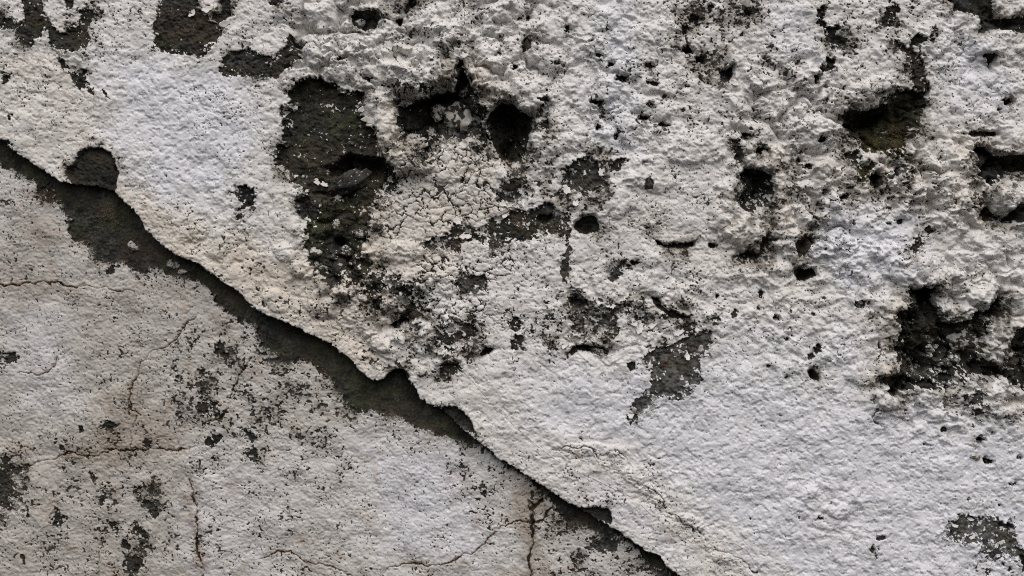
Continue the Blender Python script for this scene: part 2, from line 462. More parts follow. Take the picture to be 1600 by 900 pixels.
# upper left
bp("-60,10 0,15 10,28 25,32 27,42 15,47 0,44 -60,52")
bp("30,-40 33,0 35,15 38,25 26,44 30,66 48,75 55,62 72,50 80,68 90,78 112,80 135,73 140,64 137,48 140,33 150,25 142,15 125,15 122,40 110,43 107,53 93,54 82,40 73,28 65,8 66,-40", tone=.3, moss=.35)
bp("103,-20 118,-20 113,15 105,10", 6)
bp("88,90 110,105 135,108 130,122 140,135 150,148 140,148 120,135 112,118 95,103", 5, .1)
bp("160,140 173,155 165,153", 4, .1)
bp("252,-40 303,-40 308,12 320,18 328,32 348,43 350,55 333,70 328,82 310,90 300,83 285,85 255,82 242,72 240,52 240,35 245,18", 4, .32, .35)
hole("343,-30 358,-30 361,25 342,38 328,30 330,20 343,20", 16)
bp("345,92 362,80 392,75 402,85 430,90 435,78 447,70 452,55 460,55 470,76 468,92 460,103 445,108 432,124 415,120 385,120 370,122 347,120 342,107", 4, .3, .35)
bp("5,118 11,117 12,130 5,132", 4, .1); bp("-30,220 14,218 18,226 0,226 -30,232", 6, .05)
bp("10,178 20,178 15,187", 3, .1)
bp("104,272 103,262 120,252 122,240 135,230 158,229 172,238 180,252 185,270 183,285 178,302 150,296 112,290", 11, .3, .25, 0, .5)
bp("365,290 380,290 395,295 402,310 395,325 385,330 372,345 365,340 372,325 375,312 362,305", 6, .06, .1, .25, 1.6)
# middle top
bp("418,-20 440,-20 433,12 420,8", 8, .2)
hole("545,22 555,15 590,15 597,28 588,45 575,50 583,64 575,58 562,48 548,38", 26, .1, .35)
hole("598,25 612,29 635,20 650,5 655,-20 642,-20 628,15 632,28 625,43 618,35", 18, .1)
pit(716, 71, 5, 8); pit(577, 124, 9, 6, 12); pit(620, 140, 5, 7); pit(720, 100, 7, 10); pit(780, 85, 9, 7, 12); pit(533, 92, 8, 6, 8)
bp("443,142 452,140 462,128 487,120 500,119 507,127 522,130 528,140 560,140 570,147 563,160 566,180 572,197 585,200 592,225 598,240 610,258 622,282 610,290 595,300 585,320 580,345 575,370 565,385 555,400 548,410 560,425 555,440 545,452 525,455 505,440 490,430 485,415 478,395 473,370 480,350 468,335 462,315 465,310 475,302 463,288 445,275 427,252 427,240 435,225 441,225 441,180 437,172 450,165 452,158",
   17, .2, .45, .24, 1.2)
hole("506,262 520,257 538,240 570,245 598,250 612,268 620,284 600,284 575,280 555,270 540,270 525,280 515,278", 40, .02, 0, 0)
hole("520,375 535,370 537,385 525,395 518,390", 22, 0, 0, 0)
hole("620,165 655,152 690,142 708,136 712,120 715,105 725,98 730,115 738,130 745,150 752,175 757,195 770,225 760,228 735,218 700,218 680,225 668,245 655,245 664,226 645,220 622,220 618,190", 46, .04, .15, .12, 1)
hole("716,128 726,112 740,130 752,160 765,168 760,190 748,200 738,170", 20, .05, .1, .3, 1.4)
bp("604,262 622,280 628,300 610,318 590,322 584,345 578,330 590,305", 7, .15, .3, .45, 2)
bp("655,240 672,232 690,226 680,246 662,262 650,258", 6, .15, .1, .45, 2)
bp("735,222 760,228 776,248 770,262 750,250", 6, .2, .2, .5, 2)
bp("650,140 668,128 676,140 662,150", 5, .12, .1, .3, 1.6)
bp("600,130 622,120 640,140 630,160 615,160", 4, .2, .1, .55, 2)
hole("640,160 690,143 712,138 735,150 745,172 700,165 665,175 640,172", 18, 0, 0, 0)
hole("757,190 765,172 785,158 800,160 822,176 836,184 832,205 826,225 822,250 812,264 795,264 780,250 768,228", 50, .03, .2, .1)
bp("846,146 855,140 858,152 856,172 842,186 838,178 848,165", 6, .3, .1, .35, 1.4)
# right of the middle
bp("880,285 885,262 900,250 920,245 935,250 938,265 950,275 948,295 935,295 920,310 905,300 895,295 885,300", 11, .7, .1, .25, 1.3)
bp("955,258 965,245 980,245 985,250 970,262 955,270", 8, .2)
hole("893,358 899,346 910,336 930,335 940,350 943,362 920,368 905,368", 28, 0, .1, 0)
bp("660,385 665,372 690,368 705,365 708,348 725,345 733,355 755,357 758,348 785,335 815,330 850,320 865,318 872,330 892,336 895,360 885,372 870,365 845,372 820,378 800,380 770,390 750,378 725,378 720,390 712,398 690,390 683,388 670,392", 6, .3, .3, .32, 1.3)
hole("838,338 862,332 866,345 850,352 840,348", 14, .05)
bp("712,430 728,425 735,432 755,430 757,440 752,450 745,460 720,455 712,445", 4, .7, 0, .1, 1.2)
bp("775,300 790,283 815,283 832,300 820,318 790,325 775,315", 6, .3, .1, .5, 1.6)
bp("885,375 893,385 890,415 885,440 878,440 876,415 882,400", 3, .8, 0, .1)
bp("1007,282 1015,277 1021,285 1020,297 1008,296", 3, 1.2, 0, 0, .3)
hole("1020,372 1035,378 1050,380 1075,378 1090,374 1086,385 1065,391 1045,389 1028,384", 24, 0, 0)
pit(1008, 253, 7, 4, 12); pit(1015, 358, 5, 9, 8); pit(992, 411, 8, 6, 14); pit(1115, 385, 8, 6)
bp("948,425 955,412 975,407 985,415 975,425 965,440 955,440", 9, .35, 0, .4, .8)
for (x, y, rx, ry) in [(887, 45, 6, 7), (822, 70, 9, 12), (825, 27, 6, 6), (812, 28, 5, 4), (922, 64, 8, 4), (970, 123, 10, 7), (955, 101, 9, 6), (1020, 130, 9, 6),
                       (1015, 102, 10, 6), (935, 160, 12, 6), (1016, 163, 8, 5), (1007, 184, 12, 5), (1037, 196, 12, 6), (937, 198, 7, 8),
                       (962, 215, 5, 8), (852, 197, 9, 9), (1165, 212, 10, 12), (870, 98, 7, 4), (936, 86, 7, 5), (805, 105, 8, 7),
                       (1085, 30, 9, 14), (1075, 78, 12, 9), (1095, 95, 10, 8), (1070, 48, 6, 8), (1170, 20, 9, 9), (1110, 15, 6, 9),
                       (1190, 237, 13, 11), (1262, 260, 9, 8), (1285, 218, 8, 8), (1320, 308, 9, 7), (1250, 250, 6, 5), (1290, 300, 6, 5)]:
    pit(x, y, rx, ry)
hole("1125,112 1147,97 1150,115 1145,128 1130,132 1123,122", 30, 0)
bp("1275,15 1290,10 1283,30 1295,40 1308,40 1313,55 1325,65 1325,72 1300,75 1292,65 1290,50 1278,35", 8, .1, .2, .1, 1.2)
bp("1290,85 1303,92 1303,105 1287,115 1276,128 1270,122 1285,108", 10, .1, .2)
bp("1375,22 1390,5 1405,12 1400,40 1380,46", 4, .2, .2, .3, 1.8)
bp("1400,65 1420,72 1432,55 1460,52 1455,65 1430,70 1428,80 1440,85 1445,100 1450,130 1452,148 1430,140 1425,110 1420,90 1405,78", 7, .12, .25, .2, 1.4)
hole("1310,178 1325,170 1350,170 1365,165 1385,158 1395,145 1420,138 1440,140 1450,145 1452,165 1445,180 1440,195 1440,208 1430,218 1422,240 1405,252 1390,246 1375,242 1355,240 1340,228 1330,215 1318,200 1312,190", 34, .1, .75, .12, .9)
hole("1318,184 1350,174 1385,165 1395,178 1380,200 1350,208 1330,206", 26, 0, 0, 0)
hole("1472,-40 1562,-40 1556,12 1562,25 1590,25 1640,28 1640,55 1585,52 1560,45 1535,55 1530,50 1533,30 1515,22 1490,18", 24, .15, .2, .08, .8)
hole("1535,86 1555,80 1558,90 1552,100 1550,112 1545,100", 18, .05)
pit(1576, 160, 9, 11, 24); pit(1563, 171, 6, 5, 12)
hole("1498,208 1530,203 1560,204 1566,210 1550,215 1520,214", 18, .1)
hole("1525,228 1545,225 1560,240 1640,238 1640,272 1580,278 1562,285 1548,300 1540,285 1530,270 1528,250", 34, .05, .1, .1)
hole("1530,328 1545,320 1556,332 1575,336 1592,318 1640,312 1640,345 1570,352 1545,347 1532,338", 26, .1, .1, .15)
hole("1358,276 1370,265 1380,272 1382,290 1372,297 1358,292", 30, 0, .1, 0)
bp("1340,262 1358,250 1375,255 1358,268 1356,285 1342,285", 8, .2, .7, .2)
bp("1380,270 1420,255 1425,265 1415,290 1400,290 1390,280", 6, .3, .3, .5, 1.6)
hole("1155,272 1165,262 1195,265 1208,275 1212,300 1208,325 1190,338 1170,335 1155,326 1148,312 1158,300", 44, .06, .05, .26)
bp("1146,220 1158,215 1160,250 1155,262 1148,250", 8, .1, .1, .2)
hole("1240,425 1250,415 1275,420 1280,432 1260,443 1245,440", 30, .02)
hole("1240,378 1255,368 1270,366 1272,382 1258,400 1246,405", 18, .1)
hole("1145,405 1155,394 1175,388 1185,394 1188,380 1186,370 1200,366 1206,382 1195,400 1180,412 1160,416", 24, .12, 0, .1)
bp("1430,375 1450,355 1456,362 1446,372 1440,392 1425,402 1420,390", 3, .2, 0, .25, 1.6)
pit(1408, 347, 6, 6, 5, .3); pit(1390, 350, 5, 4)
bp("1320,240 1338,235 1352,244 1345,258 1332,255", 6, .15, .6, .2)
# middle, lower
hole("605,510 618,497 640,484 646,498 630,512 615,516", 26, 0, 0, .05)
hole("745,557 758,541 776,545 766,555 752,560", 20, .1)
bp("520,400 560,395 600,420 620,445 610,470 580,465 555,450 530,440", 9, .15, .35, .42, 2.0)
bp("625,470 660,468 672,490 650,512 625,520 618,500", 8, .14, .3, .45, 2.0)
bp("690,508 735,500 750,520 720,545 700,560 680,545", 5, .25, .2, .5, 2.2)
bp("560,440 585,446 598,470 590,490 575,470", 8, .12, .3, .35, 1.6)
bp("590,440 620,430 650,450 640,475 615,470 600,462", 7, .12, .2, .5, 1.8)
hole("885,470 900,462 920,470 926,478 905,482 890,478", 14, .2)
hole("1012,458 1030,465 1042,482 1070,490 1077,498 1060,503 1040,494 1020,476", 18, .1)
bp("985,490 1000,488 1008,498 995,503 982,498", 7, .2)
bp("905,490 935,478 960,485 955,505 940,525 925,540 900,540 890,530 915,515 925,500", 4, .75, 0, .5, 2.0)
bp("970,478 1005,480 1015,492 990,500 975,492", 4, .4, 0, .45, 2.0)
bp("1012,545 1030,542 1050,540 1065,532 1080,525 1100,520 1112,517 1112,535 1108,555 1095,560 1090,575 1097,600 1080,602 1075,615 1060,625 1040,618 1020,628 1012,640 995,642 990,630 1005,615 1015,600 1017,580 1012,565", 4, 1.1, 0, .2, 1.7)
bp("979,568 992,565 994,577 985,580", 4, .08, 0, 0, .5)
bp("980,650 995,648 997,656 986,660 986,668 980,660", 3, .35)
bp("1062,512 1080,508 1088,520 1070,526", 4, .45, 0, .2)
bp("1140,488 1150,482 1154,492 1144,500", 3, .3); bp("1110,495 1126,492 1124,502 1112,504", 3, .35)
pit(1190, 461, 5, 8, 8); pit(1120, 462, 4, 5); pit(1185, 482, 4, 5)
hole("883,552 895,540 918,536 945,542 952,550 945,556 925,552 905,548 893,558 886,566", 14, .1, 0, .12)
bp("800,495 815,500 820,512 805,520 795,510", 4, .2, 0, .2, 1.4); bp("800,522 822,520 818,545 800,552", 4, .3, 0, .3, 1.6)
bp("865,530 868,545 855,553 850,540", 6, .2, 0, .2)
# right
hole("1423,450 1462,447 1463,470 1475,500 1490,505 1520,492 1545,480 1562,466 1574,456 1566,478 1575,495 1552,500 1548,520 1544,540 1540,556 1555,566 1572,570 1590,545 1640,540 1640,622 1580,615 1570,602 1555,595 1530,592 1520,600 1498,612 1480,618 1450,606 1420,606 1405,632 1395,622 1385,606 1366,604 1368,592 1395,582 1400,560 1405,530 1410,515 1396,500 1405,490 1420,480", 28, .08, .3, .34, 1.2)
hole("1430,455 1462,450 1464,475 1478,502 1500,505 1545,485 1545,505 1520,515 1490,520 1465,515 1440,490", 22, 0, 0, .03)
hole("1370,592 1400,588 1450,594 1470,602 1466,612 1440,608 1410,615 1402,630 1388,606", 12, .1, .05, .1)
hole("1520,575 1545,568 1568,575 1572,590 1550,592 1525,588", 14, .02, 0, .05)
hole("1585,512 1597,510 1640,520 1640,548 1588,555 1576,566 1580,532", 18, .06, 0, .1)
bp("1505,620 1535,610 1545,640 1530,655 1508,645", 5, .45, .2, .5, 1.6)
bp("1336,472 1358,468 1356,482 1338,482", 7, .15, 0, .3, 1.2)
hole("1262,582 1272,570 1284,590 1280,598 1265,592", 18, 0)
bp("1262,555 1280,538 1285,545 1272,560 1264,562", 7, .2, 0, .2, .8)
pit(1215, 498, 8, 8, 22); pit(1272, 491, 4); pit(1240, 525, 4, 3); pit(1231, 530, 5, 4); pit(1230, 590, 4, 5, 8)
pit(1374, 540, 3, 7, 6); pit(1475, 672, 6, 5, 10); pit(1220, 650, 3, 2); pit(1200, 572, 4, 3)
pit(1531, 688, 9, 8, 18); pit(1545, 721, 9, 7, 20); pit(1595, 715, 6, 5, 8); pit(1582, 757, 7, 5, 10); pit(1552, 677, 5, 3)
pit(1450, 696, 8, 5, 6); pit(1300, 787, 3.5, 3.5, 10); pit(1281, 811, 6, 5, 10); pit(1512, 780, 3, 3); pit(1364, 862, 4, 10, 9); pit(1375, 842, 8, 4, 4)
pit(1230, 838, 6, 4, 4); pit(1562, 791, 3, 3)
bp("1470,836 1485,816 1505,804 1545,808 1565,814 1582,818 1588,835 1590,850 1600,862 1640,880 1640,905 1592,884 1575,870 1560,876 1540,870 1527,862 1525,848 1510,852 1490,846", 4, 1.0, 0, .36, 2.0)
hole("1594,868 1640,860 1640,905 1598,896", 14, .02)
pit(1580, 823, 5, 5, 6); pit(1568, 822, 4, 4, 5); pit(1567, 882, 5, 5, 3, .4); pit(1548, 893, 5, 6, 3, .4); pit(1578, 890, 3, 5, 3, .3)
# bare concrete showing on the broken face of the overhang
bp("688,637 712,634 725,645 738,660 742,676 728,672 706,655", 9, .25, .1, 0, .6)
bp("902,794 925,792 950,796 956,800 955,818 940,815 918,806", 9, .28, .1, 0, .5)
bp("612,580 632,574 640,588 634,598 618,590", 10, .15, .1, 0, .6)
bp("690,570 720,565 722,580 700,590 685,590", 6, .15, .3, .2, 1.2)
# bare spots in the lower wall
bp("-60,700 0,716 8,715 15,730 20,740 22,770 25,790 30,808 20,820 18,810 0,812 -60,820", 2.6, .25, .3, .42, 2.4, L)
for q in [
          "72,798 80,805 95,810 87,820 88,828 78,833 70,825 67,818", "140,772 152,765 158,770 163,778 162,790 150,790 145,780",
          "205,788 225,787 228,797 240,805 237,813 228,812 215,798", "245,795 252,788 253,805 245,812",
          "192,825 200,821 212,830 222,842 220,855 227,867 212,865 205,855 208,845 192,840", "180,855 187,850 193,862 190,870 178,862",
          "180,870 200,878 212,880 215,890 200,905 182,905", "158,820 168,825 178,842 170,842",
          "300,580 312,582 318,590 315,602 308,605 302,592", "308,608 313,610 315,625 330,630 337,645 345,650 340,662 325,650 318,655 302,642",
          "330,540 340,533 347,550 336,560 328,555", "315,688 340,683 343,692 330,700 315,698", "374,675 390,675 390,695 380,695 373,685",
          "378,705 395,703 400,715 395,722 385,722 378,712", "213,690 227,688 228,702 215,705", "152,665 165,660 176,668 165,676 150,672",
          "-40,550 10,553 18,563 12,572 -40,578", "82,698 92,705 93,713 84,708", "265,577 275,582 275,595 268,595", "112,668 123,668 122,682 113,678",
          "755,770 768,769 764,776 754,780", "200,765 212,768 210,778 202,776", "228,757 233,762 230,778 225,774", "75,732 87,736 82,742",
          "128,742 138,750 134,758", "20,875 26,880 24,890 18,885", "160,660 172,664 168,672", "330,858 345,868 338,872", "345,555 352,552 356,560 348,566",
          "326,720 334,722 330,727", "55,292 70,285 78,300 75,313 62,312 56,303", "160,418 172,414 172,426 160,428"]:
    bp(q, 2.4, .24, .2, .14, 1.3, L)
bp("917,862 922,851 940,846 952,840 962,847 974,856 965,865 945,869 925,866", 3, .8, .1, .15, 1.2, L)
bp("1005,866 1018,862 1032,872 1034,884 1015,880", 4, .2, 0, 0, .7, L)

# ------------------------------------------------------------------ fine specks where the paint has gone
spk_n = .62 * perlin(X / 11, Y / 10, 400) + .72 * perlin(X / 5.6, Y / 5.1, 401) + .5 * perlin(X / 2.9, Y / 2.7, 402) + .25 * E3
halo = np.zeros(LX.shape, F)             # the paint is eaten away most round the bare places
for (kind, wall, depth, tn, ms, white, rag, poly) in PATCH:
    p = np.array(poly)
    big_ = min(1., (np.ptp(p[:, 0]) + np.ptp(p[:, 1])) / 90)
    m = 60
    c0, c1 = np.searchsorted(lx, [p[:, 0].min() - m, p[:, 0].max() + m]); r0, r1 = np.searchsorted(ly, [p[:, 1].min() - m, p[:, 1].max() + m])
    t = np.s_[r0:r1, c0:c1]
    d = -sdf(poly, LX[t], LY[t])
    halo[t] = np.maximum(halo[t], (1 if wall == U else .55) * (.3 + .7 * big_) * np.exp(-np.clip(d, 0, 99) / (4 + 10 * big_)))
halo = up(halo)
wide = np.zeros(LX.shape, F)             # damp staining spreads wider round the deep holes
for (kind, wall, depth, tn, ms, white, rag, poly) in PATCH:
    p = np.array(poly)
    size = min(np.ptp(p[:, 0]), np.ptp(p[:, 1]))
    if size < 16 or wall == L: continue
    m = 110
    c0, c1 = np.searchsorted(lx, [p[:, 0].min() - m, p[:, 0].max() + m]); r0, r1 = np.searchsorted(ly, [p[:, 1].min() - m, p[:, 1].max() + m])
    t = np.s_[r0:r1, c0:c1]
    wide[t] = np.maximum(wide[t], min(1, depth / 22) * np.exp(-np.clip(-sdf(poly, LX[t], LY[t]), 0, 150) / (8 + .16 * size)))
wide = up(wide)
halo *= np.clip(.55 + 1.3 * E3, 0, 1.2)
fr = np.exp(-np.clip(sdL, 0, 90) / 13) * ~isU
spk_d = np.where(isU, specks * .88, spL * .95 + .28 * fr) + .42 * E3 + .28 * halo - .22 * crk * (X < 840)
cut = .98 - 1.0 * spk_d
spk = ss(cut - .04, cut + .15, spk_n) * ss(.0, .06, spk_d)
rim = ss(cut - .32, cut - .02, spk_n) * (1 - spk) * ss(.1, .4, spk_d)
H += .9 * rim * np.where(isU, 1, paintL)
spk = spk * np.where(isU, 1, paintL)
bare = np.maximum(bare, spk * (.70 + .25 * ss(.4, .8, spk_d)))
tone = np.where(isU | (sdL > 0), .5 + .4 * E3 + .3 * E1, tone)
H -= spk * 1.8
darkened = zones([  # brown darkening over the upper hollow and round groups of holes
    (.85, 12, "606,160 640,140 690,120 715,90 745,120 775,150 765,190 775,235 690,225 655,248 612,235"),
    (.7, 16, "470,360 570,370 620,430 670,470 660,530 600,510 560,470 490,450"),
    (.45, 16, "1135,200 1210,210 1300,300 1290,430 1200,420 1140,340"),
    (.4, 16, "840,240 960,230 965,340 860,350 760,360 690,390 660,380 700,350 780,300"),
    (.4, 16, "1385,440 1480,440 1560,470 1600,620 1500,640 1390,630"),
    (.45, 16, "1300,160 1460,120 1470,200 1420,300 1340,300 1310,220"),
    (.4, 16, "1050,-40 1190,-40 1170,100 1100,130 1060,90")], 0.0)
soil = np.clip(.7 * darkened * np.clip(.6 + 1.5 * E3 + .7 * E1, 0, 1.3) + .55 * halo + .5 * fr + ss(.3, .9, spk_d) * .75 + .75 * wide ** 1.4, 0, 1.2) * np.clip(.7 + 1.2 * E3 + .6 * E1, 0, 1.1)
micro = ss(.52, .66, perlin(X / 3.6, Y / 3.4, 421) + .35 * E3 + .25 * E1) * np.where(isU, 1 - .5 * ss(.2, .05, specks), paintL)
bare = np.maximum(bare, micro * .8)
H -= micro * 1.0

FLAKE = perlin(X / 9, Y / 9, 501)
LW = .8 * perlin(X / 22, Y / 18, 521) + .5 * E1
WH = .55 * perlin(X / 24, Y / 20, 511) + .55 * perlin(X / 9, Y / 8, 512) + .45 * perlin(X / 4, Y / 3.8, 513) + .35 * perlin(X / 2.7, Y / 2.6, 514)
for (kind, wall, depth, tn, ms, white, rag, poly) in PATCH:
    p = np.array(poly)
    m = 26
    i0, i1 = np.searchsorted(ax_x, [p[:, 0].min() - m, p[:, 0].max() + m])
    j0, j1 = np.searchsorted(ax_y, [p[:, 1].min() - m, p[:, 1].max() + m])
    s = np.s_[j0:j1, i0:i1]
    small = min(1.0, np.ptp(p[:, 0]) / 40 + np.ptp(p[:, 1]) / 40)
    sd = sdf(poly, X[s], Y[s]) + rag * (6.5 * E1[s] * (.4 + .6 * small) + 4.2 * E2[s] * (.5 + .5 * small))
    on = (isU[s] if wall == U else ~isU[s])
    if kind == 'hole':
        w = max(1.5, min(11.0, depth * .30, float(sd.max()) * .6))
        prof = ss(-w * .35, w, sd) * (.82 + .5 * ss(w, w * 3.2, sd))
        H[s] -= depth * prof * on
        H[s] += ss(0, 7, sd) * min(depth, 30) * (.40 * (E3[s] * 1.5 + E1[s]) + .030 * (dome[s] - 1.2 * crease[s] - 5) + .06 * craggy[s]) * on
        cav[s] = np.maximum(cav[s], depth * prof * on)
        b = ss(-.5, 1.2, sd - min(2.0, .35 * w) - 1.5 * E2[s])
    else:
        # broken edge: the flakes round it lift a little, the ground behind is rough
        lift = np.exp(-np.clip(-sd, 0, 40) / 5) * (sd <= 0) * np.clip(FLAKE[s] + .25, 0, 1)
        H[s] += (1.8 if wall == U else .9) * lift * on * rag
        prof = ss(-1.0, 1.6, sd) if depth < 6 else ss(-2, max(3, depth * .45), sd)
        H[s] -= (depth * prof + ss(0, 4, sd) * (2.4 * E1[s] + 1.6 * fine[s] - .9 * grain[s] + 2.0 * craggy[s] + .12 * depth * E3[s] * 3)) * on
        b = ss(-.6, .6, sd)
        if depth > 9:
            cav[s] = np.maximum(cav[s], depth * prof * on)
    keep = ss(.80 - 1.15 * white, .92 - 1.15 * white, WH[s] + (.42 * ss(16, 0, sd) + .5 * (ss(p[:, 1].min(), p[:, 1].max(), Y[s]) - .5) * (kind == 'hole')) * (white > .08)) if white > 0 else 0
    dust = white * 1.3 * ss(-.15, .45, LW[s] + .5 * (ss(p[:, 1].min(), p[:, 1].max(), Y[s]) - .5)) if white > .05 else 0
    b2 = np.clip(b * (1 - keep * (1 if white > 0 else 0)) - dust * b, 0, 1) * on
    if kind != 'hole' or depth > 24:          # thin paint and dirt right round the bare place
        b2 = np.maximum(b2, .46 * np.exp(-np.clip(-sd, 0, 60) / 5) * (sd < 0) * on * np.clip(.7 + E1[s] * 1.5, 0, 1))
    outside = np.where(b > .5, 0, bare[s])
    bare[s] = np.where(on, np.maximum(b2, outside), bare[s])
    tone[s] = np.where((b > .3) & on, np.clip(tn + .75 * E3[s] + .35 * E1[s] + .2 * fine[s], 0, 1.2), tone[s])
    soil[s] = np.where((b > .3) & on, .4 * soil[s], soil[s])
    moss[s] = np.where((b > .3) & on, np.clip(ms * (1.1 - 2.2 * E3[s] + E1[s]), 0, 1), moss[s])
    rust[s] = np.where((b > .3) & on, np.maximum(rust[s], .5 * ss(.08, .45, n50[s])), rust[s])
    names.append(kind); owner.append(wall)
    lab[s][(sd > 0) & on] = len(names) - 1

# rust-brown spots on the bare concrete
for (x, y, r, v) in [(1038, 571, 9, 1.0), (800, 290, 10, .6), (455, 255, 40, .25), (520, 190, 30, .2), (1390, 520, 30, .35), (1395, 585, 24, .5), (70, 305, 22, .5),
                     (720, 380, 24, .4), (900, 708, 7, .6)]:
    rust = np.maximum(rust, v * ss(1.15, .6, np.hypot(X - x, Y - y) / r + .5 * E1))

# ------------------------------------------------------------------ cracks
CR_L = ["-200,470 -60,440 0,447 20,445 45,445 60,440 72,442 90,446 105,448 130,447 160,452 205,456", "300,495 280,512 275,525 260,540 240,548 225,552 222,560 212,570 208,585 200,600 196,625 198,645 210,652",
        "15,586 35,585 50,588 62,585 75,570 78,563", "390,560 375,580 362,605 355,620 350,640 340,655 310,666",
        "25,735 45,727 75,722 100,712 120,716 140,716 160,708 190,708 220,705 270,707 300,702 303,685 310,670",
        "290,755 293,775 300,800 300,830 302,860 308,905 316,960", "400,882 430,870 450,868 470,885 510,890 525,896 545,905", "600,897 620,890 640,885 680,890 705,885 725,870 735,872 750,862 760,850 775,835 785,825 800,822",
        "150,850 143,870 140,905", "850,786 830,800 833,825 832,850 826,872 829,910 832,960", "833,823 848,812 858,802 868,790", "197,700 195,680 205,655", "800,822 815,820 830,818"]
CR_U = ["617,88 625,105 640,115 652,128", "680,46 695,43 710,20 720,8", "718,705 740,712", "862,706 880,700 915,697 930,705 938,718",
        "960,702 975,715 982,725", "980,748 1010,762 1025,768 1040,782 1042,795", "1045,800 1062,812 1070,820 1090,825 1105,845", "1115,862 1140,865 1165,880 1182,896",
        "1372,535 1378,550 1372,562", "505,535 520,545", "1375,640 1365,655 1378,668", "700,300 712,330 706,350", "640,470 655,490"]
crack_w = [.95, 1.0, .9, .95, 1.05, 1.5, 1.15, 1.2, .9, 3.2, 2.3, .9, .9]
for wall, lines in ((L, CR_L), (U, CR_U)):
    for k, q in enumerate(lines):
        ln = P(q)
        p = np.array(ln)
        i0, i1 = np.searchsorted(ax_x, [p[:, 0].min() - 18, p[:, 0].max() + 18])
        j0, j1 = np.searchsorted(ax_y, [p[:, 1].min() - 18, p[:, 1].max() + 18])
        s = np.s_[j0:j1, i0:i1]
        d = pdist(ln, X[s] + 5 * E1[s] + 1.6 * E2[s] + 5 * E3[s], Y[s] + 4 * perlin(X[s] / 15, Y[s] / 15, 77) + 1.6 * perlin(X[s] / 6, Y[s] / 6, 78))
        w = crack_w[k] if wall == L else .9
        w = w * (.75 + .7 * np.clip(.5 + E3[s] * 1.5, 0, 1))
        on = (isU[s] if wall == U else ~isU[s] & (sdL[s] > 0))
        g = ss(w + .7, w * .25, d) * on * np.clip(1.0 + 1.0 * E3[s] + .5 * E1[s], .65, 1)
        H[s] -= g * (1.8 + 1.5 * w)
        bare[s] = np.maximum(bare[s], g * np.where(w > 1.9, .9, .66))
        tone[s] = np.where(g > .25, .3, tone[s])
        rust[s] = np.maximum(rust[s], (.75 if wall == L else .3) * ss(6 + 3 * w, 0, d) * on * np.clip(.8 + E3[s] * 1.5, .2, 1))
        names.append('crack'); owner.append(wall)
        lab[s][(d < w + .4) & on & (lab[s] <= 1)] = len(names) - 1

# ------------------------------------------------------------------ points in space (m)
# holes run upward into the wall; the ground below the overhang runs in under it
under = ss(-15, -1.5, sdE) * ~isU * 9
PX = X + .54 * under
PY = Y - .84 * under - .18 * np.clip(cav - 6, 0, 60)
ring = np.zeros_like(X, bool)
ring[[0, -1], :] = True
ring[:, [0, -1]] = True
H = np.where(ring, -130, H)
VX, VY, VZ = (PX - 800) / 1000, -H / 1000, CZ + (450 - PY) / 1000


def height_at(x, y):
    return float(H[np.searchsorted(ax_y, y), np.searchsorted(ax_x, x)])


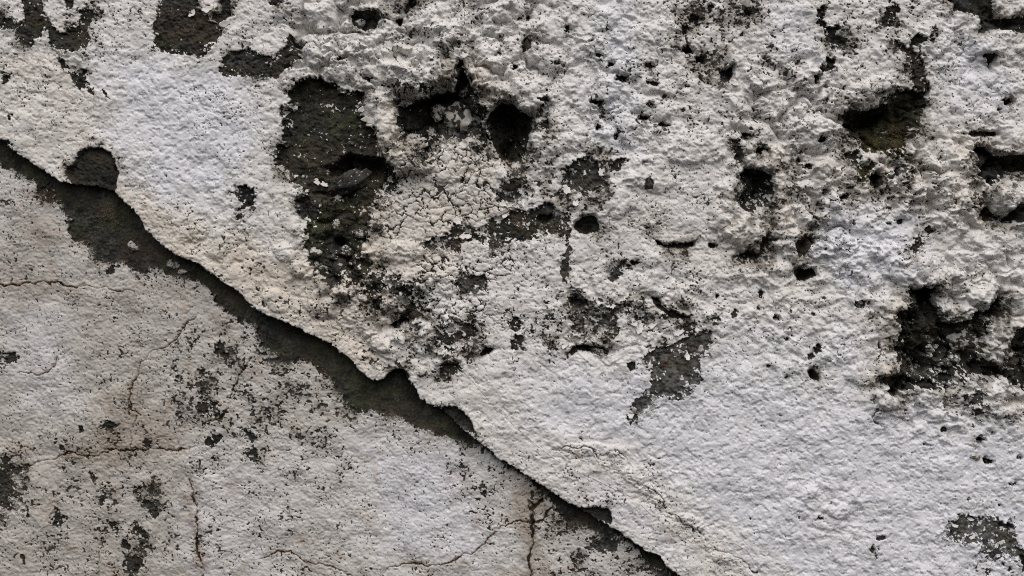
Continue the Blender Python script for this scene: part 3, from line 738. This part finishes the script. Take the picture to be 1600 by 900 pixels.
# ------------------------------------------------------------------ materials
def wall_material(name):
    m = bpy.data.materials.new(name)
    m.use_nodes = True
    t = m.node_tree
    N, K = t.nodes, t.links
    N.clear()
    out = N.new('ShaderNodeOutputMaterial')
    b = N.new('ShaderNodeBsdfPrincipled')
    K.new(b.outputs[0], out.inputs['Surface'])
    geo = N.new('ShaderNodeNewGeometry')

    def attr(n):
        a = N.new('ShaderNodeAttribute'); a.attribute_name = n
        return a.outputs['Fac']

    def noise(scale, detail=3, rough=.6):
        n = N.new('ShaderNodeTexNoise')
        n.inputs['Scale'].default_value = scale
        n.inputs['Detail'].default_value = detail
        n.inputs['Roughness'].default_value = rough
        K.new(geo.outputs['Position'], n.inputs['Vector'])
        return n.outputs['Fac']

    def math_(op, a, c, d=None):
        n = N.new('ShaderNodeMath'); n.operation = op
        for i, v in enumerate((a, c, d)):
            if v is None: continue
            if isinstance(v, (int, float)): n.inputs[i].default_value = v
            else: K.new(v, n.inputs[i])
        return n.outputs[0]

    def rng(v, a, c, lo=0., hi=1.):
        n = N.new('ShaderNodeMapRange'); n.interpolation_type = 'SMOOTHSTEP'
        K.new(v, n.inputs['Value'])
        for k, q in zip(('From Min', 'From Max', 'To Min', 'To Max'), (a, c, lo, hi)): n.inputs[k].default_value = q
        return n.outputs[0]

    def mix(f, a, c, mode='MIX'):
        n = N.new('ShaderNodeMix'); n.data_type = 'RGBA'; n.blend_type = mode
        if isinstance(f, (int, float)): n.inputs[0].default_value = f
        else: K.new(f, n.inputs[0])
        for i, v in ((6, a), (7, c)):
            if isinstance(v, tuple): n.inputs[i].default_value = (*v, 1)
            else: K.new(v, n.inputs[i])
        return n.outputs[2]

    nf, nm, nb = noise(420, 4, .65), noise(95, 4, .6), noise(16, 4, .6)
    vary = math_('MULTIPLY_ADD', math_('SUBTRACT', nb, .5), .9, 0)
    p = mix(rng(math_('ADD', attr('cream'), vary), .1, 1.0), WHITE, CREAM)
    p = mix(rng(math_('ADD', attr('blue'), vary), .15, 1.1, 0, .9), p, BLUE)
    p = mix(math_('MULTIPLY', rng(math_('ADD', attr('dirt_falloff'), vary), .05, 1.1), .78), p, DIRT_FALLOFF)
    p = mix(rng(math_('ADD', attr('brown'), vary), .2, 1.0, 0, .7), p, BROWN)
    p = mix(rng(math_('MULTIPLY_ADD', math_('SUBTRACT', nm, .5), 1., .5), .3, .75, 0, .28), p, STAIN)
    p = mix(rng(attr('rust'), .1, 1., 0, .55), p, (.30, .20, .12))
    p = mix(rng(math_('ADD', attr('soil'), math_('MULTIPLY', math_('SUBTRACT', nm, .5), 1.2)), .1, 1.1, 0, .72), p, SOIL)
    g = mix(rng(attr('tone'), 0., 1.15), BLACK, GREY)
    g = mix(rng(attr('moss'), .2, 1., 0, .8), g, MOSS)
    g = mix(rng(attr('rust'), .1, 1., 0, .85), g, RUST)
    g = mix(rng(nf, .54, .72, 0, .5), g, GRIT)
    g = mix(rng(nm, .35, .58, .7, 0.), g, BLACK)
    g = mix(rng(nb, .42, .62, 0., .6), g, (.052, .040, .026))
    g = mix(rng(noise(44, 4, .65), .50, .66, 0., .75), g, (.016, .016, .013))
    so = attr('soil')
    bw = math_('ADD', math_('MULTIPLY_ADD', so, .17, attr('bare')), math_('MULTIPLY', math_('SUBTRACT', nf, .5), math_('MULTIPLY_ADD', so, 1.2, 1.0)))
    bw = rng(bw, .38, .62)
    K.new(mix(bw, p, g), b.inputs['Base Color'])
    K.new(rng(bw, 0, 1, .62, .92), b.inputs['Roughness'])
    b.inputs['Specular IOR Level'].default_value = .35
    bu = N.new('ShaderNodeBump')
    bu.inputs['Strength'].default_value = .5
    bu.inputs['Distance'].default_value = .0016
    K.new(math_('ADD', math_('MULTIPLY', nf, math_('MULTIPLY_ADD', bw, 1.1, .1)), math_('MULTIPLY', nm, .7)), bu.inputs['Height'])
    K.new(bu.outputs[0], b.inputs['Normal'])
    return m


WHITE, CREAM, BLUE = (.65, .638, .62), (.585, .518, .428), (.685, .685, .75)
DIRT_FALLOFF, BROWN, STAIN = (.37, .338, .292), (.22, .162, .115), (.47, .44, .40)
SOIL = (.19, .165, .125)
BLACK, GREY, MOSS, RUST, GRIT = (.0105, .0105, .009), (.125, .122, .112), (.056, .058, .026), (.085, .048, .028), (.135, .13, .115)
mat = wall_material('weathered_paint_on_concrete')

# ------------------------------------------------------------------ meshes
ATTR = {'bare': bare, 'tone': tone, 'moss': moss, 'rust': rust, 'cream': np.where(isU, cream * .80, cream * .4), 'blue': blue, 'soil': soil,
        'dirt_falloff': np.where(isU, 0, dirt_falloff), 'brown': np.where(isU, 0, brown)}
flat = {k: np.ascontiguousarray(v, F).ravel() for k, v in ATTR.items()}
CO = np.stack([VX, VY, VZ], -1).astype(F).reshape(-1, 3)
BASE_Z = float(CO[:, 2].min())


def thing(name, label, cat, loc):
    o = bpy.data.objects.new(name, None)
    COL.objects.link(o)
    o.location = loc
    o.empty_display_size = .05
    o['label'] = label
    o['category'] = cat
    o['kind'] = 'thing'
    return o


walls = [thing('rough_wall', 'pitted lumpy white painted concrete wall overhanging the dark diagonal gap', 'wall', (.2, .2, BASE_Z)),
         thing('plaster_wall', 'flat grey stained cracked plaster wall recessed below the dark diagonal gap', 'wall', (-.4, .2, BASE_Z))]


def world_of(o):
    p = np.zeros(3)
    while o is not None:
        p = p + np.array(o.location[:]); o = o.parent
    return p


def attach(o, parent, c):
    o.parent = parent
    o.location = [float(v) for v in np.asarray(c) - world_of(parent)]


OBJ = {}


def host(x, y, wall):
    """the hole or bare patch that lies at a point, else the wall"""
    k = int(lab[np.searchsorted(ax_y, y), np.searchsorted(ax_x, x)])
    return OBJ[k] if names[k] in ('hole', 'bare_patch', 'bare_strip') and k in OBJ else walls[wall]


def link_mesh(name, co, quads, attrs, parent, smooth=True):
    me = bpy.data.meshes.new(name)
    c = (co.min(0) + co.max(0)) / 2
    co = co - c
    nq = len(quads)
    me.vertices.add(len(co)); me.vertices.foreach_set('co', np.ascontiguousarray(co, F).ravel())
    me.loops.add(nq * 4); me.loops.foreach_set('vertex_index', np.ascontiguousarray(quads, np.int32).ravel())
    me.polygons.add(nq); me.polygons.foreach_set('loop_start', np.arange(0, nq * 4, 4, dtype=np.int32))
    me.polygons.foreach_set('use_smooth', np.full(nq, smooth))
    for k, v in attrs.items():
        me.attributes.new(k, 'FLOAT', 'POINT').data.foreach_set('value', v)
    me.update(calc_edges=True)
    me.materials.append(mat)
    o = bpy.data.objects.new(name, me)
    COL.objects.link(o)
    attach(o, parent, c)
    return o


idx = np.arange(NX * NY, dtype=np.int32).reshape(NY, NX)
quads = np.stack([idx[:-1, :-1], idx[1:, :-1], idx[1:, 1:], idx[:-1, 1:]], -1).reshape(-1, 4)
flab = lab[:-1, :-1].ravel()
order = np.argsort(flab, kind='stable')
cuts = np.searchsorted(flab[order], np.arange(len(names) + 1))
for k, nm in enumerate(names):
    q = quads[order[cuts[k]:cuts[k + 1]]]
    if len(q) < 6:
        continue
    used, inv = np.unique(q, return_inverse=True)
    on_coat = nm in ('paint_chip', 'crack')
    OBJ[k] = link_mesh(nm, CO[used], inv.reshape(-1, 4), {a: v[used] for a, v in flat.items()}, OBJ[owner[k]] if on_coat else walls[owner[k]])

# the body of the wall behind both coats
x0, x1, z0, z1 = float(VX.min()), float(VX.max()), float(VZ.min()), float(VZ.max())
y0, y1 = .130, .42
cv = np.array([(x, y, z) for x in (x0, x1) for y in (y0, y1) for z in (z0, z1)], F)
cq = np.array([(0, 1, 3, 2), (4, 6, 7, 5), (0, 4, 5, 1), (2, 3, 7, 6), (0, 2, 6, 4), (1, 5, 7, 3)])
link_mesh('wall_core', cv, cq, {k: np.full(8, .9 if k == 'bare' else .4, F) for k in flat}, walls[1], False)


# ------------------------------------------------------------------ stones and pebbles set in the holes
def ico(sub=3):
    import bmesh
    bm = bmesh.new()
    bmesh.ops.create_icosphere(bm, subdivisions=sub, radius=1)
    v = np.array([p.co[:] for p in bm.verts], F)
    f = np.array([[q.index for q in t.verts] for t in bm.faces], np.int32)
    bm.free()
    return v, f


IV, IF = ico(4)


def stone(name, wall, x, y, rx, ry, rd, rot=0, bare_=.3, tone_=.5, lift=.25, seed=1, cream_=.3, rust_=0., moss_=0.):
    """x, y on the wall in mm; rx, ry, rd half sizes; lift = share of rd standing above the ground there"""
    v = IV.copy()
    n = fbm(v[:, 0] * 2 + v[:, 2] * 1.3 + seed * 7, v[:, 1] * 2 - v[:, 2] * .9 + seed * 3, 1.6, 600 + seed, 3, .55)
    n2 = fbm(v[:, 0] * 3 + seed, v[:, 1] * 3 + v[:, 2] * 2, .55, 650 + seed, 2)
    n3 = fbm(v[:, 0] * 9 + seed, v[:, 1] * 9 + v[:, 2] * 7, 1.0, 680 + seed, 2)
    v = v * (1 + .55 * n + .22 * n2 + .05 * n3)[:, None]
    c_, s_ = math.cos(math.radians(rot)), math.sin(math.radians(rot))
    px, py = v[:, 0] * rx, v[:, 1] * ry
    h = height_at(x, y) + rd * (lift - .3)
    co = np.stack([(x + px * c_ - py * s_ - 800) / 1000, -(h + v[:, 2] * rd) / 1000, CZ + (450 - (y + px * s_ + py * c_)) / 1000], -1)
    me = bpy.data.meshes.new(name)
    c = co.mean(0)
    me.from_pydata((co - c).tolist(), [], IF.tolist())
    me.polygons.foreach_set('use_smooth', np.ones(len(IF), bool))
    sp = .8 * fbm(px + 50 * seed, py, 13, 700 + seed, 4, .8) + .3 * n2
    at = {'bare': np.clip(ss(.74 - bare_ * .52, .82 - bare_ * .52, sp + .5), 0, 1), 'tone': np.full(len(v), tone_, F), 'cream': np.full(len(v), cream_, F),
          'rust': np.full(len(v), rust_, F), 'moss': np.full(len(v), moss_, F), 'blue': np.zeros(len(v), F), 'soil': np.full(len(v), .75, F), 'dirt_falloff': np.zeros(len(v), F), 'brown': np.zeros(len(v), F)}
    for k, a in at.items():
        me.attributes.new(k, 'FLOAT', 'POINT').data.foreach_set('value', np.ascontiguousarray(a, F))
    me.materials.append(mat)
    o = bpy.data.objects.new(name, me)
    COL.objects.link(o)
    attach(o, host(x, y, wall), c)
    return o


ST = [('stone', 720, 186, 27, 30, 22, 15, .42, .3, .5), ('stone', 671, 205, 17, 15, 14, 0, .5, .25, .4), ('stone', 683, 172, 12, 13, 10, 0, .55, .3, .3),
      ('stone', 742, 208, 16, 12, 10, 0, .6, .3, .3), ('stone', 645, 217, 18, 9, 9, 0, .35, .3, .3), ('stone', 726, 135, 10, 14, 8, 10, .5, .3, .4),
      ('stone', 552, 281, 28, 16, 20, -28, .85, .4, .4), ('stone', 527, 418, 15, 14, 10, 0, .9, .4, .3), ('stone', 497, 418, 13, 11, 9, 20, .7, .4, .3),
      ('stone', 490, 395, 12, 10, 9, 0, .45, .3, .4), ('stone', 538, 391, 8, 7, 6, 0, .2, .4, .5), ('stone', 562, 365, 10, 7, 7, 20, .35, .4, .4),
      ('stone', 586, 352, 12, 10, 8, 0, .6, .5, .4), ('stone', 526, 309, 7, 6, 4, 0, .3, .4, .4), ('stone', 524, 350, 6, 8, 4, 0, .4, .4, .4),
      ('pebble', 1041, 377, 7, 5, 6, 0, 0, .5, .6), ('pebble', 796, 290, 10, 7, 6, -10, .9, .5, .5), ('pebble', 462, 161, 6, 3, 3, 10, .8, .9, .3),
      ('pebble', 547, 222, 5, 3, 3, 0, .75, .9, .3), ('pebble', 456, 170, 4, 3, 3, 0, .75, .9, .3), ('pebble', 1461, 543, 5, 3.5, 3, 0, .3, .9, .5),
      ('pebble', 934, 553, 10, 10, 6, 0, .6, .6, .35),
      ('stone', 617, 497, 6, 5, 5, 0, .4, .4, .4), ('stone', 612, 475, 7, 6, 5, 30, .2, .4, .3), ('stone', 1183, 320, 16, 9, 8, 0, .55, .3, .4),
      ('stone', 1197, 242, 7, 8, 6, 0, .1, .3, .6), ('stone', 562, 33, 8, 6, 5, 0, .4, .5, .5), ('stone', 1512, 530, 24, 18, 12, 10, .5, .3, .4),
      ('pebble', 1575, 390, 4, 4, 4, 0, 0, .5, .8), ('pebble', 1527, 714, 5, 5, 4, 0, 0, .5, .8), ('pebble', 1519, 712, 4, 4, 3, 0, 0, .5, .8),
      ('stone', 660, 583, 8, 5, 4, 0, .3, .3, .5)]
for i, (nm, x, y, rx, ry, rd, rot, br, tn, lf) in enumerate(ST):
    stone(nm, U, x, y, rx, ry, rd, rot, br, tn, lf, seed=i + 1, rust_=.6 if (x, y) == (796, 290) else 0.)
# white lichen on the bare strip of the lower wall
for i, (x, y, rx, ry) in enumerate([(199, 383, 6, 6), (204, 388, 6, 4), (260, 412, 5, 6), (269, 414, 7, 5), (279, 425, 7, 5), (266, 417, 4, 3)]):
    stone('lichen_spot', L, x, y, rx, ry, 3, 0, .28, .9, .5, seed=60 + i)


# ------------------------------------------------------------------ paint flakes that have come loose and stand off the wall
def flake(x, y, r, up_dir, lift, seed, name='paint_flake', cream_=.2, wall=U, poly=None):
    """a thin curled plate; the side towards up_dir (degrees, 0 = right, 90 = down) stands off the wall"""
    rs = np.random.RandomState(seed)
    nseg, rings = 16, 4
    if poly is None:
        ang = np.linspace(0, 2 * np.pi, nseg, endpoint=False)
        rad = r * (1 + .32 * rs.uniform(-1, 1, nseg)) * (1 + .25 * np.cos(2 * ang + rs.uniform(0, 6)))
        out = np.stack([x + rad * np.cos(ang), y + rad * np.sin(ang) * .8], -1)
    else:
        p = np.array(poly + poly[:1]); t = np.linspace(0, len(poly), 29)[:-1]; nseg = 28
        k = t.astype(int); f = (t - k)[:, None]
        out = p[k] * (1 - f) + p[k + 1] * f + rs.uniform(-.8, .8, (nseg, 2))
        x, y = out.mean(0); r = np.hypot(*(out - [x, y]).T).mean()
    a = math.radians(up_dir)
    pts = [(x, y)] + [(x + (ox - x) * q / rings, y + (oy - y) * q / rings) for q in range(1, rings + 1) for ox, oy in out]
    pts = np.array(pts)
    u = ((pts[:, 0] - x) * math.cos(a) + (pts[:, 1] - y) * math.sin(a)) / r
    js = np.clip(np.searchsorted(ax_y, pts[:, 1]), 0, NY - 1); is_ = np.clip(np.searchsorted(ax_x, pts[:, 0]), 0, NX - 1)
    base = np.percentile(H[js, is_], 65)
    h = base + .5 + lift * np.clip(u + .5, 0, 2) ** 1.6 + .8 * fbm(pts[:, 0], pts[:, 1], 8, 900 + seed % 50, 2)
    top = np.stack([(pts[:, 0] - 800) / 1000, -h / 1000, CZ + (450 - pts[:, 1]) / 1000], -1)
    low = top + [0, .0012, 0]
    n = len(pts)
    f = [(0, 1 + (i + 1) % nseg, 1 + i) for i in range(nseg)]
    for q in range(rings - 1):
        o0, o1 = 1 + q * nseg, 1 + (q + 1) * nseg
        f += [(o0 + i, o0 + (i + 1) % nseg, o1 + (i + 1) % nseg, o1 + i) for i in range(nseg)]
    f = f + [tuple(v + n for v in reversed(t)) for t in f]
    o1 = 1 + (rings - 1) * nseg
    f += [(o1 + i, o1 + (i + 1) % nseg, o1 + (i + 1) % nseg + n, o1 + i + n) for i in range(nseg)]
    co = np.concatenate([top, low]); c = co.mean(0)
    me = bpy.data.meshes.new(name)
    me.from_pydata((co - c).tolist(), [], f)
    me.polygons.foreach_set('use_smooth', np.ones(len(f), bool))
    for k in flat:
        v = {'cream': cream_ + .15, 'soil': .3, 'blue': .3}.get(k, 0.)
        me.attributes.new(k, 'FLOAT', 'POINT').data.foreach_set('value', np.full(len(co), v, F))
    me.materials.append(mat)
    o = bpy.data.objects.new(name, me)
    COL.objects.link(o); attach(o, OBJ[wall], c)


for i, (x, y, r, a, l) in enumerate([(727, 368, 8, 80, 5), (732, 362, 5, -60, 4), (493, 283, 6, 60, 4), (504, 287, 5, 100, 3), (457, 165, 6, 30, 3), (566, 171, 6, 180, 4),
                                     (575, 187, 8, 200, 3), (300, 20, 6, 60, 2), (325, 15, 7, 100, 3), (352, 37, 7, 200, 3), (1017, 545, 6, 60, 2.5), (1095, 545, 6, 220, 3),
                                     (1074, 557, 5, 90, 3), (1006, 592, 5, 20, 3), (1020, 636, 6, 250, 3), (1060, 520, 7, 70, 2.5), (1022, 622, 5, 300, 3), (985, 648, 6, 60, 2.5),
                                     (940, 268, 7, 150, 4), (885, 297, 7, 60, 3), (900, 317, 6, 90, 3), (715, 346, 7, 60, 3), (668, 372, 6, 60, 3), (790, 335, 6, 80, 3),
                                     (1493, 822, 4, 90, 2), (1517, 812, 4, 90, 2), (1565, 848, 5, 180, 2.5), (1520, 840, 4, 40, 2), (1558, 852, 4, 90, 2),
                                     (990, 505, 6, 80, 3), (1020, 508, 6, 60, 3), (1000, 515, 7, 90, 3), (955, 478, 6, 100, 3), (1148, 131, 5, 90, 3), (883, 540, 5, 90, 2)]):
    flake(x, y, r, a, l, 20 + i, cream_=.3 if x < 800 else .1)


# ------------------------------------------------------------------ fibres stuck in the paint
def fibre(q, r=.7, name='fibre'):
    p = np.array(P(q))
    t = np.linspace(0, len(p) - 1, 14 * len(p)); k = np.minimum(t.astype(int), len(p) - 2); f = (t - k)[:, None]
    f = f * f * (3 - 2 * f) * .35 + f * .65
    c = p[k] * (1 - f) + p[k + 1] * f
    hs_ = np.array([height_at(a, b) for a, b in c])
    hs_ = np.convolve(np.pad(hs_, 3, 'edge'), np.ones(7) / 7, 'valid') + .25
    ctr = np.stack([(c[:, 0] - 800) / 1000, -hs_ / 1000, CZ + (450 - c[:, 1]) / 1000], -1)
    tg = np.gradient(ctr, axis=0); tg /= np.linalg.norm(tg, axis=1)[:, None] + 1e-9
    nrm = np.cross(tg, [0, -1, 0]); nrm /= np.linalg.norm(nrm, axis=1)[:, None] + 1e-9
    bn = np.cross(tg, nrm)
    co = np.concatenate([ctr + r / 1000 * (math.cos(a) * nrm + math.sin(a) * bn) for a in (0, 2.094, 4.189)])
    n = len(ctr)
    fa = [(a * n + i, a * n + i + 1, ((a + 1) % 3) * n + i + 1, ((a + 1) % 3) * n + i) for a in range(3) for i in range(n - 1)] + [(0, n, 2 * n), (n - 1, 3 * n - 1, 2 * n - 1)]
    cc = co.mean(0)
    me = bpy.data.meshes.new(name); me.from_pydata((co - cc).tolist(), [], fa)
    for kk in flat:
        me.attributes.new(kk, 'FLOAT', 'POINT').data.foreach_set('value', np.full(len(co), {'cream': .6, 'soil': .3}.get(kk, 0.), F))
    me.materials.append(mat)
    o = bpy.data.objects.new(name, me)
    COL.objects.link(o); attach(o, OBJ[U], cc)


fibre("717,575 735,592 752,612 770,632 790,652 815,675 840,697 862,714 885,728 915,742 945,757 965,766 988,777", .5)
fibre("1000,787 1015,802 1040,820 1062,838 1085,850", .5)
fibre("1110,848 1130,846 1152,851 1168,861 1178,875 1192,897", .5)
fibre("648,484 660,489 672,500 684,513 694,523", 1.4)

# ------------------------------------------------------------------ moss in the damp holes
mm = bpy.data.materials.new('moss')
mm.use_nodes = True
mb = mm.node_tree.nodes['Principled BSDF']
oi = mm.node_tree.nodes.new('ShaderNodeNewGeometry')
cr = mm.node_tree.nodes.new('ShaderNodeValToRGB')
cr.color_ramp.elements[0].color = (.035, .036, .010, 1)
cr.color_ramp.elements[1].color = (.15, .125, .025, 1)
mm.node_tree.links.new(oi.outputs['Random Per Island'], cr.inputs[0])
mm.node_tree.links.new(cr.outputs[0], mb.inputs['Base Color'])
mb.inputs['Roughness'].default_value = .9


def moss_bed(wall, x, y, rx, ry, n, seed):
    rs = np.random.RandomState(seed)
    V, T = [], []
    for _ in range(n):
        a, q = rs.uniform(0, 6.283), math.sqrt(rs.rand())
        px, py = x + rx * q * math.cos(a) + rs.normal() * 2, y + ry * q * math.sin(a) + rs.normal() * 2
        j, i = np.searchsorted(ax_y, py), np.searchsorted(ax_x, px)
        if bare[j, i] < .5: continue
        h = H[j, i] - .5
        bx_, by_ = PX[j, i], PY[j, i]
        L_ = rs.uniform(1.5, 4.0); w = rs.uniform(.4, .9)
        tip = (bx_ + rs.normal() * 1.4, by_ + rs.normal() * 1.4, h + L_)
        k = len(V)
        for t in range(3):
            V.append((bx_ + w * math.cos(t * 2.094 + a), by_ + w * math.sin(t * 2.094 + a), h))
        V.append(tip)
        T += [(k, k + 1, k + 3), (k + 1, k + 2, k + 3), (k + 2, k, k + 3)]
    if not V: return
    v = np.array(V)
    co = np.stack([(v[:, 0] - 800) / 1000, -v[:, 2] / 1000, CZ + (450 - v[:, 1]) / 1000], -1)
    c = co.mean(0)
    me = bpy.data.meshes.new('moss'); me.from_pydata((co - c).tolist(), [], T); me.materials.append(mm)
    o = bpy.data.objects.new('moss', me); o['kind'] = 'stuff'
    COL.objects.link(o); attach(o, host(x, y, wall), c)


for i, a in enumerate([(U, 1412, 222, 22, 18, 900), (U, 1372, 228, 18, 12, 700), (U, 1385, 205, 40, 20, 500), (U, 1355, 268, 14, 12, 300), (U, 582, 54, 10, 8, 220),
                       (U, 525, 335, 28, 30, 500), (U, 800, 245, 22, 16, 240), (L, 165, 335, 30, 22, 260), (U, 845, 350, 30, 8, 160), (L, 300, 425, 40, 10, 160)]):
    moss_bed(*a, seed=40 + i)
